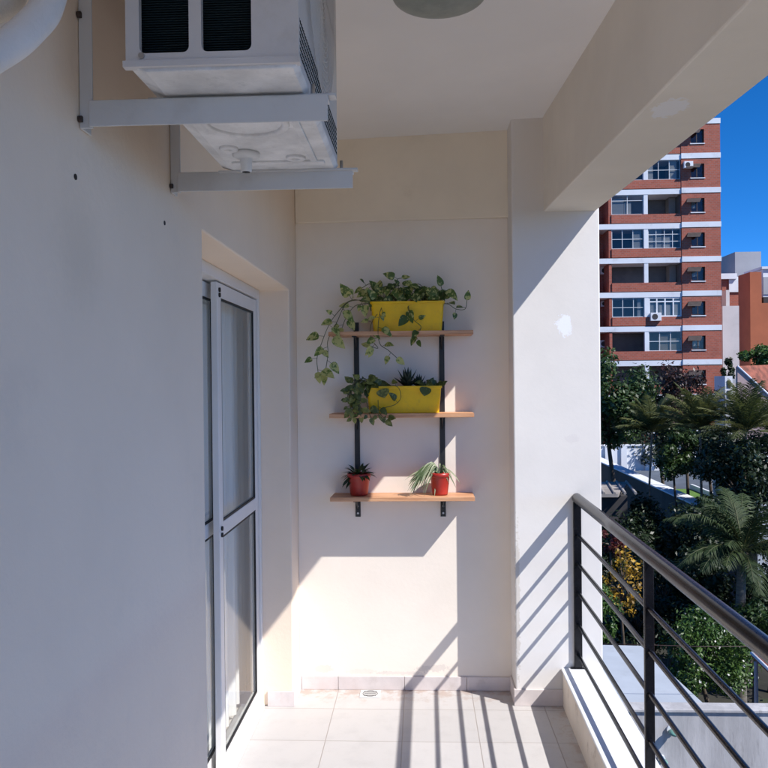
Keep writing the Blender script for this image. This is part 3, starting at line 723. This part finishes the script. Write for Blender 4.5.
def awin(x0, x1, z0, z1, y, cols, rows, mat='window_metal', inside='dark_inside', th=.045, glass='far_glass', yd=.5):
    f = MB()
    f.box(x0, x0+th, y, y+.06, z0, z1).box(x1-th, x1, y, y+.06, z0, z1).box(x0+th, x1-th, y, y+.06, z0, z0+th).box(x0+th, x1-th, y, y+.06, z1-th, z1)
    for c_ in range(1, cols):
        xx = x0+(x1-x0)*c_/cols; f.box(xx-th/2, xx+th/2, y+.005, y+.055, z0+th, z1-th)
    for r_ in rows: zz = z0+(z1-z0)*r_; f.box(x0+th, x1-th, y+.008, y+.052, zz-th/2, zz+th/2)
    o = f.build('window', mat, tw)
    box(x0+th, x1-th, y+.025, y+.035, z0+th, z1-th).build('pane', glass, o)
    if x1-x0 > 1.5:
        xx = x0+th
        while xx < x1-.4:
            ww = random.uniform(.3, 1.0)
            if random.random() < .55: MB().box(xx, min(xx+ww, x1-th), y+.10+random.uniform(0, .02), y+.125, z0+th, z1-th-random.choice((0, 0, .2, .5))).build('net_curtain', random.choice(('far_pale', 'beige_inside', 'far_grey')), o)
            xx += ww+.03
    elif random.random() < .6:
        box(x0+th, x0+(x1-x0)*random.uniform(.4, .9), y+.10, y+.12, z0+random.uniform(.05, .4), z1-th).build('net_curtain', random.choice(('far_pale', 'beige_inside')), o)
    return o
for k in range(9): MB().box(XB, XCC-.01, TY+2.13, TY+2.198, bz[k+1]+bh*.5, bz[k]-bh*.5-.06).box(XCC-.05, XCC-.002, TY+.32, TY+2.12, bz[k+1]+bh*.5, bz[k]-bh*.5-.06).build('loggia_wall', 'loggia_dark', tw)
for k in range(9):
    zt_, zb_ = bz[k]-bh*.5, bz[k+1]+bh*.5
    w1 = zt_-.42; w0 = w1-1.12
    awin(WX0+.02, WX1-.02, w0+.02, w1-.02, TY+.18, 2, (), 'brown_frame', th=.07)
    aw = MB().prism([(WX0-.25, TY+.0, w1-.02), (WX1-.25, TY+.0, w1-.02), (WX1-.55, TY-.5, w1-.42), (WX0-.5, TY-.5, w1-.42)], (0, .02, .03))
    aw.build('awning', 'awning_dark', tw)
    box(WX0-.05, WX1+.05, TY-.06, TY+.10, w0-.07, w0).build('sill', 'far_band', tw)
    # pillar of loggias
    box(XM-.16, XM+.16, TY+.08, TY+.34, zb_+.702, zt_-.052).build('pillar', 'far_band', tw)
    p0, p1_ = zb_+.71, zt_-.06
    lay = {1: ('g3', 'g3'), 2: ('g2', 'open'), 3: ('g3', 'g4'), 4: ('open', 'open'), 5: ('g3', 'blue'), 6: ('open', 'g3'), 7: ('open', 'open'), 0: ('g3', 'g3'), 8: ('g3', 'open')}[k]
    for (xa, xb, kd) in ((XB+.02, XM-.17, lay[0]), (XM+.17, XCC-.03, lay[1])):
        if kd == 'g3': awin(xa, xb, p0, p1_, TY+.16, 3, (.5,))
        elif kd == 'g2': awin(xa, xb, p0, p1_, TY+.16, 2, (.72,))
        elif kd == 'g4': awin(xa, xb, p0, p1_, TY+.16, 4, (.36, .72))
        elif kd == 'blue':
            awin(xa, xb, p0, p1_, TY+.10, 4, (.78,), 'far_white', th=.10)
            box(xa+.1, xb-.1, TY+.30, TY+.34, p0+.1, p1_-.5).build('blind', 'blue_cloth', tw)
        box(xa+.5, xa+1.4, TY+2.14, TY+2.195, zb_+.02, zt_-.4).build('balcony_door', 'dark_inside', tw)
    box(XCC-.62, XCC-.1, TY+1.2, TY+2.1, zb_, zt_-.06).build('partition', 'beige_inside', tw)
# glossy fittings on the facade
def ac_box(px, py, Y, s_, lab=None):
    p = at(px, py, Y); o = box(p.x-s_*.5, p.x+s_*.5, Y-.30, Y, p.z-s_*.38, p.z+s_*.38).build('condenser', 'far_white', tw, bevel=.02)
    MB().tube([(p.x-.1*s_, Y-.31, p.z), (p.x-.1*s_, Y-.302, p.z)], s_*.27, 20).build('fan', 'dark_inside', o)
ac_box(655, 317, TY+.1, .85); ac_box(687.5, 165.5, TY, .7); ac_box(604.5, 271, TY+2.15, .8); ac_box(604, 344, TY+2.15, .8); ac_box(604, 304, TY+2.15, .6)
for k in range(1, 9):
    zt_, zb_ = bz[k]-bh*.5, bz[k+1]+bh*.5
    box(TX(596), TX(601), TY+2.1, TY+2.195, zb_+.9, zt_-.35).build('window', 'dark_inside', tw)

# --- other far buildings
def bld(name, label, parts, loc, group=None):
    t = thing(name, label, 'building', loc, group)
    for (nm, px0, px1, pyt, Y, dep, mat, z0) in parts:
        a = at(px0, pyt, Y); b_ = at(px1, pyt, Y)
        box(a.x, b_.x, Y, Y+dep, (GZ if z0 is None else at(px0, z0, Y).z), a.z).build(nm, mat, t)
    return t
g1 = bld('apartment_building', 'orange brown rendered block with a grey roof tower beyond the brick tower', [('side_wing', 722, 749, 279, 80, 8, 'far_brick', None), ('wing_slab', 721, 737, 273.5, 79.6, 9, 'far_white', 279), ('main_block', 750, 761.5, 272, 74, 2.7, 'far_orange', None), ('low_block', 761.7, 800, 303, 74.02, 2.6, 'far_orange', None), ('roof_hood', 763.5, 790, 297, 74.4, 2, 'dark_inside', 303.2), ('roof_tower', 735, 761, 252, 86, 5, 'far_grey', 290)], at(750, 480, 80))
p = at(733, 283, 79.9); o = box(p.x-.4, p.x+1.9, 79.85, 79.93, p.z-.9, p.z+.6).build('window', 'far_white', g1)
g2 = bld('pale_building', 'narrow pale grey rendered building beside the brick tower', [('wall', 722.5, 739, 306, 68, 6, 'far_pale', None), ('chimney', 726, 729.5, 290, 70, 1, 'far_pale', 307)], at(730, 480, 68))
g3 = bld('blue_white_building', 'blue white building cut off by the right edge of the view', [('wall', 763, 830, 269, 79, 4, 'far_white', None), ('cornice', 762, 831, 266.5, 78.8, 4.3, 'far_band', 269)], at(790, 480, 66))
p = at(767, 282, 78.9); box(p.x-.35, p.x+2, 78.9, 78.99, p.z-1.2, p.z+.5).build('window', 'far_grey', g3)
g5 = bld('white_stair_tower', 'slim white stair tower with dark openings in front of the pale building', [('wall', 725, 732.5, 376, 56, 2, 'far_white', None)], at(729, 480, 56))
for i in range(4):
    p = at(733.6, 381+i*8, 56.5); box(p.x-.35, p.x+.35, 56.2, 57.2, p.z-.16, p.z+.16).build('slat', 'far_grey', g5)
for i in range(3):
    p = at(728.8, 384+i*10, 55.99); box(p.x-.1, p.x+.12, 55.95, 55.995, p.z-.25, p.z+.25).build('window', 'dark_inside', g5)
# house with tiled roof and pink wall
hs = thing('tiled_house', 'pink grey house with red tiled roof at the right edge', 'house', at(760, 480, 46))
a, b_ = at(737.5, 367, 46), at(830, 452, 46)
MB().prism([(a.x, 46, a.z), (b_.x, 46, b_.z), (b_.x, 46, GZ), (a.x, 46, GZ)], (0, .25, 0)).build('gable_wall', 'far_pink', hs)
a2, b2 = at(737.5, 366, 45.95), at(830, 451, 45.95)
MB().tube([a2, b2], .055, 6).build('verge', 'far_white', hs)
r0, r1, r2_, r3 = at(739, 367, 50.5), at(840, 362, 50.5), b_+Vector((1, .3, .03)), a+Vector((.05, .3, .06))
rf = MB()
nr = 22
rf.prism([r0, r1, r2_, r3], (0, .04, -.14)); 
rf.build('tiled_roof', 'terracotta_roof', hs)
for i in range(26):
    t0 = i/26; A = r0.lerp(r1, t0); B = r3.lerp(r2_, t0); 
box(a.x, b_.x+1, 46.3, 50.4, GZ, r3.z-5).build('body', 'far_pink', hs)
# --- white walls / terrace in the mid distance
wy0, wy1 = 26.5, 43.0
p = at(640, 477.5, 34.0); WZ = p.z; WX = p.x
bw = thing('garden_wall', 'long white topped garden wall running away from the viewer', 'wall', (WX, 35, GZ))
box(WX-.14, WX+.30, wy0, wy1, GZ, WZ-.06).build('body', 'shaded_concrete', bw)
box(WX-.20, WX+.36, wy0-.05, wy1, WZ-.06, WZ).build('coping', 'far_white', bw, bevel=.02)
p = at(620, 446, 43.2)
cw = thing('white_boundary_wall', 'white rendered wall crossing behind the garden under the leafy tree', 'wall', (p.x, 43.2, GZ))
box(WX-4, WX+10, 43.2, 43.45, GZ, p.z).build('body', 'far_white', cw)
box(WX-4.1, WX+10, 43.13, 43.52, p.z, p.z+.07).build('coping', 'far_white', cw)
for q in (608, 624, 648): 
    pp = at(q, 455, 43.1); box(pp.x-.15, pp.x+.15, 43.08, 43.198, GZ, p.z-.02).build('pier', 'far_white', cw)
tr = thing('terrace', 'white terrace with a patch of green turf between the trees', 'terrace', (WX+3, 35, GZ))
box(WX+.365, WX+5.5, 28, 42.9, GZ, WZ-.75).build('slab', 'shaded_paving', tr)
box(WX+1.0, WX+2.6, 31.2, 35.5, WZ-.745, WZ-.70).build('turf', 'turf', tr)
MB().box(WX+.9, WX+.99, 31, 35.6, WZ-.748, WZ-.5).box(WX+2.62, WX+2.72, 31, 35.6, WZ-.748, WZ-.5).build('edging', 'far_white', tr)
# pole on the wall
p = at(600, 446, 42.5); tag(MB().tube([(p.x, 42.5, p.z-.8), (p.x, 42.5, p.z+.95)], .05, 8).tube([(p.x-.05, 42.5, p.z+.9), (p.x+.3, 42.5, p.z+.9)], .035, 8).build('pole', 'pole_white'), 'thin white pole with a short arm on the white boundary wall', 'pole')
# shed
sh_ = thing('garden_shed', 'low shed with weathered pale roof in the dark yard', 'shed', at(610, 520, 25))
a, b_ = at(590, 482, 27), at(629, 482, 27); c_ = at(618, 494, 24.5)
MB().prism([(a.x-2, 27, a.z), (b_.x, 27, a.z), (c_.x+.0, 24.5, c_.z), (a.x-2, 24.5, c_.z)], (0, 0, -.10)).build('roof', 'shed_roof', sh_)
rr_ = MB()
for i in range(16):
    xx = b_.x-.1-i*.32; rr_.tube([(xx, 26.98, a.z+.02), (xx-.35, 24.5, c_.z+.02)], .045, 6)
rr_.build('roof_ridges', 'shed_roof', sh_)
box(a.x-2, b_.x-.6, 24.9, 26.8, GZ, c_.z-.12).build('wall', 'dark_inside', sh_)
# near concrete wall and low white roof
p = at(680, 708.5, 12.2); CZ = p.z
cwl = thing('concrete_wall', 'weathered grey concrete wall below the railing', 'wall', (p.x, 12.2, GZ))
box(-6, 12, 12.2, 12.4, GZ, CZ-.05).build('body', 'concrete', cwl)
box(-6, 12, 12.16, 12.44, CZ-.05, CZ).build('coping', 'concrete', cwl, bevel=.01)
q0, q1, q2 = at(597, 643, 15.3), at(641, 648.5, 15.1), at(704, 707, 12.42)
lr = thing('low_building', 'low outbuilding with flat pale blue white roof behind the concrete wall', 'building', (3, 14, GZ))
RZ = CZ-.01
MB().prism([(-5, 12.45, RZ-.16), (q2.x, 12.45, RZ-.16), (q1.x, q1.y, RZ-.16), (-5, 15.6, RZ-.16)], (0, 0, .15)).build('roof', 'roof_white', lr)
MB().prism([(-5, 12.5, GZ), (q2.x-.1, 12.5, GZ), (q1.x-.1, q1.y-.1, GZ), (-5, 15.4, GZ)], (0, 0, RZ-.165-GZ)).build('wall', 'concrete', lr)
# wall fittings (bulkhead lamps)
for (px, py, s_, lab) in ((671, 729, .055, 'green glass bulkhead lamp high on the concrete wall'), (661, 758, .045, 'small pale bulkhead lamp low on the concrete wall near the kerb')):
    p = at(px, py, 12.2); t = thing('wall_lamp', lab, 'lamp', (p.x, 12.2, p.z), 'lamps on the concrete wall')
    MB().tube([(p.x, 12.199, p.z), (p.x, 12.16, p.z)], s_*1.3, 20).build('base', 'far_white', t)
    g_ = MB().lathe([(.001, 0), (.6*s_, .01), (s_, .05), (s_, .12), (.6*s_, .17), (.001, .185)], (0, 0, 0), 20)
    g_.v = [(p.x+a_[0]*1.3, 12.158-a_[2], p.z+a_[1]*.8) for a_ in g_.v]
    g_.build('glass', 'green_glass', t)
# wire above the wall
tag(MB().tube([at(597, 643.5, 12.3), at(700, 646.5, 12.3), at(800, 646, 12.3)], .006, 6).build('wire', 'brown_frame'), 'thin dark wire stretched above the concrete wall', 'wire')
# pergola roof at right
pg = thing('tiled_shelter', 'small open shelter with brown tiled roof at the right edge', 'shelter', at(770, 700, 14.5))
a, b_, c_, d_ = at(751.5, 653, 15.2), at(800, 699, 13.0), at(900, 680, 13.2), at(850, 640, 16.2)
MB().prism([a, b_, c_, d_], (0, 0, -.07)).build('roof', 'terracotta_roof', pg)
MB().tube([a, b_], .03, 8).build('gutter', 'far_white', pg)
p = at(756, 662, 14.9); MB().tube([(p.x, p.y, GZ), (p.x, p.y, p.z)], .035, 10).build('post', 'far_grey', pg)
# white building bits glimpsed behind trees on the right
g6 = bld('white_house', 'white house glimpsed between dark trees at the right edge', [('wall', 757, 860, 470, 27, 4, 'roof_white', None)], at(790, 560, 27))

# --- vegetation
px_tree('leafy_tree', 'dense mid green leafy tree against the foot of the brick tower', 'tree', 612, 404, 33, 46, 48, 17000, .19, 'broad_leaf', clumps=44)
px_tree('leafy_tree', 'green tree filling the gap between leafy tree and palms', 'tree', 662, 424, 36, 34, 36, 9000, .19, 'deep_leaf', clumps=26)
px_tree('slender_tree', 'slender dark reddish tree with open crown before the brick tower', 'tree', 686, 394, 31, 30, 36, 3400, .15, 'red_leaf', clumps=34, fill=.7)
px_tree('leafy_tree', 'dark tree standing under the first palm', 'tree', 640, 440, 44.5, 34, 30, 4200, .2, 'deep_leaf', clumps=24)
px_tree('rooftop_shrub', 'dark green shrub on the roof beside the tower', 'shrub', 728, 371, 62, 9, 14, 900, .3, 'deep_leaf', clumps=10, trunk=False, base=-.5)
px_tree('leafy_tree', 'olive green tree above the tiled house', 'tree', 762, 357, 57, 20, 13, 2200, .3, 'fresh_leaf', clumps=18)
# mid-distance dark trees
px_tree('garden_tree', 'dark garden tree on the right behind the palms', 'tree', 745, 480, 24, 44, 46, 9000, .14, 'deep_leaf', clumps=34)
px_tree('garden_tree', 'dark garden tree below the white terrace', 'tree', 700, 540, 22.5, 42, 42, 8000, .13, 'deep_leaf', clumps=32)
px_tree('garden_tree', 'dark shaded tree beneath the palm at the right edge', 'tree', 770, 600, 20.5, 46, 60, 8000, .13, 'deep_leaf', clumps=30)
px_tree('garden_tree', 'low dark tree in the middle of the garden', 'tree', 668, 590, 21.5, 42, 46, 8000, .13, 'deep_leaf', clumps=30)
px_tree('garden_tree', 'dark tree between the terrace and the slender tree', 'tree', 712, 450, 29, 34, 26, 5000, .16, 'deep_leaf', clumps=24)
px_tree('flowering_shrub', 'bright green shrub with small white flowers behind the low roof', 'shrub', 706, 650, 17.5, 48, 46, 11000, .09, 'fresh_leaf', clumps=40, extra=('flower_white', 170, .065), aspect=.45)
px_tree('flowering_shrub', 'green shrub rising at the right behind the flowers', 'shrub', 752, 628, 18.6, 36, 36, 6000, .10, 'broad_leaf', clumps=26, extra=('flower_white', 20, .05))
px_tree('golden_shrub', 'small tree with golden yellow leaves seen through the railing', 'shrub', 623, 583, 18.5, 24, 36, 900, .085, 'gold_leaf', clumps=30, aspect=.55, fill=.9)
px_tree('green_shrub', 'fresh green shrub beside the column under the golden one', 'shrub', 603, 618, 17.3, 22, 34, 3200, .12, 'fresh_leaf', clumps=20, aspect=.3)
px_tree('red_shrub', 'dark red leaved shrub in the shade beside the column', 'shrub', 612, 542, 21.0, 16, 14, 1200, .12, 'crimson_leaf', clumps=14)
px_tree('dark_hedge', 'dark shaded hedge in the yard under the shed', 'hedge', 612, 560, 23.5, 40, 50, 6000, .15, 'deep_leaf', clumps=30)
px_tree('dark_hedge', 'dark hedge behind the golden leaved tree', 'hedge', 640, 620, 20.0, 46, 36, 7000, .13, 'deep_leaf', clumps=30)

def palm(label, px, py, Y, fl, nf, seed, trunk_r=.09, droop=.55, mat='palm_leaf', lw=.022, ll=.38, up_=(.1, 1.25), tr=True, leaflets=26, hang=.28):
    rd = random.Random(seed); c = at(px, py, Y)
    t = thing('palm_tree', label, 'palm tree', (c.x, Y, GZ), 'palms in the garden')
    lf = MB(); rc = MB()
    for k in range(nf):
        az_ = 2*PI*(k+rd.uniform(-.3, .3))/nf*2.618; e = rd.uniform(*up_); L_ = fl*rd.uniform(.75, 1.15)
        p = c.copy(); pts = [p.copy()]; n = 9
        for i in range(n):
            p = p+Vector((math.cos(az_)*math.cos(e), math.sin(az_)*math.cos(e), math.sin(e)))*(L_/n); e -= droop*rd.uniform(.8, 1.2)*2.4/n*(i+2)/n*1.3; pts.append(p.copy())
        rc.tube(pts, [.016*(1-.8*i/n) for i in range(n+1)], 5, .4, cap=False)
        tint = rd.uniform(.1, .9)
        for j in range(leaflets):
            u = .12+.88*j/(leaflets-1); i = min(int(u*n), n-1); q = pts[i].lerp(pts[i+1], u*n-i); d = (pts[i+1]-pts[i]).normalized()
            sd_ = d.cross(Vector((0, 0, 1))).normalized(); l = ll*(math.sin(PI*min(1, u*.86+.12))**.6)*rd.uniform(.85, 1.1)
            for s_ in (-1, 1):
                dd = (sd_*s_*.75+d*.75+Vector((0, 0, -.10+rd.uniform(-.2, .15)))).normalized()
                tip = q+dd*l+Vector((0, 0, -l*hang)); md = q+dd*l*.5
                wv = d*lw*.5
                lf.add([q-wv, q+wv, md+wv*1.2, tip, md-wv*1.2], [(0, 1, 2, 4), (4, 2, 3)], min(1, max(.01, tint+rd.uniform(-.15, .15))))
    lf.build('fronds', mat, t); rc.build('frond_stalks', 'stem_green', t)
    if tr:
        b0 = Vector((c.x+rd.uniform(-.3, .3), Y, GZ)); MB().tube(smooth([b0, b0.lerp(c, .5)+Vector((rd.uniform(-.1, .1), 0, 0)), c], 6), [trunk_r*(1.2-.4*i/12) for i in range(13)], 10).build('trunk', 'palm_bark', t)
palm('pale arching palm in front of the leafy tree, leftmost of the palms', 652, 432, 27, 1.35, 32, 3, trunk_r=.04, up_=(.15, 1.5), droop=.34, leaflets=48, lw=.022, ll=.42, hang=.12)
palm('tall bright palm in the middle before the brick tower', 700, 430, 25.5, 1.55, 40, 5, trunk_r=.045, up_=(.1, 1.5), droop=.34, leaflets=48, lw=.022, ll=.42, hang=.12)
palm('palm beside the pink grey house with a slim leaning trunk', 746, 432, 24, 1.5, 36, 8, trunk_r=.045, up_=(.1, 1.5), droop=.34, leaflets=48, lw=.022, ll=.42, hang=.12)
palm('feathery palm cut by the right edge', 780, 440, 26, 1.7, 26, 12, trunk_r=.05, up_=(.0, 1.4), leaflets=40, lw=.03, ll=.5)
palm('broad dark feathery palm low on the right above the flowering shrub', 742, 552, 19, 1.75, 44, 21, mat='low_palm_leaf', trunk_r=.12, droop=.6, ll=.46, up_=(-.1, 1.4), leaflets=44, lw=.024)
px_tree('garden_tree', 'deep dark tree in front of the garden wall', 'tree', 666, 548, 24.5, 34, 30, 6000, .15, 'deep_leaf', clumps=30)
px_tree('garden_tree', 'dark tree filling the garden between wall and low palm', 'tree', 700, 600, 21.0, 40, 50, 8000, .13, 'deep_leaf', clumps=32)
px_tree('garden_tree', 'dark bushy tree standing under the tall bright palm', 'tree', 738, 462, 26.5, 36, 34, 6000, .15, 'deep_leaf', clumps=26)

px_tree('garden_tree', 'small dark tree against the shaded side of the garden wall', 'tree', 645, 530, 25.2, 28, 34, 5000, .13, 'deep_leaf', clumps=26)
px_tree('garden_tree', 'dark leafy tree between the leftmost palm and the tall bright palm', 'tree', 676, 455, 28.5, 26, 26, 4200, .14, 'broad_leaf', clumps=24)
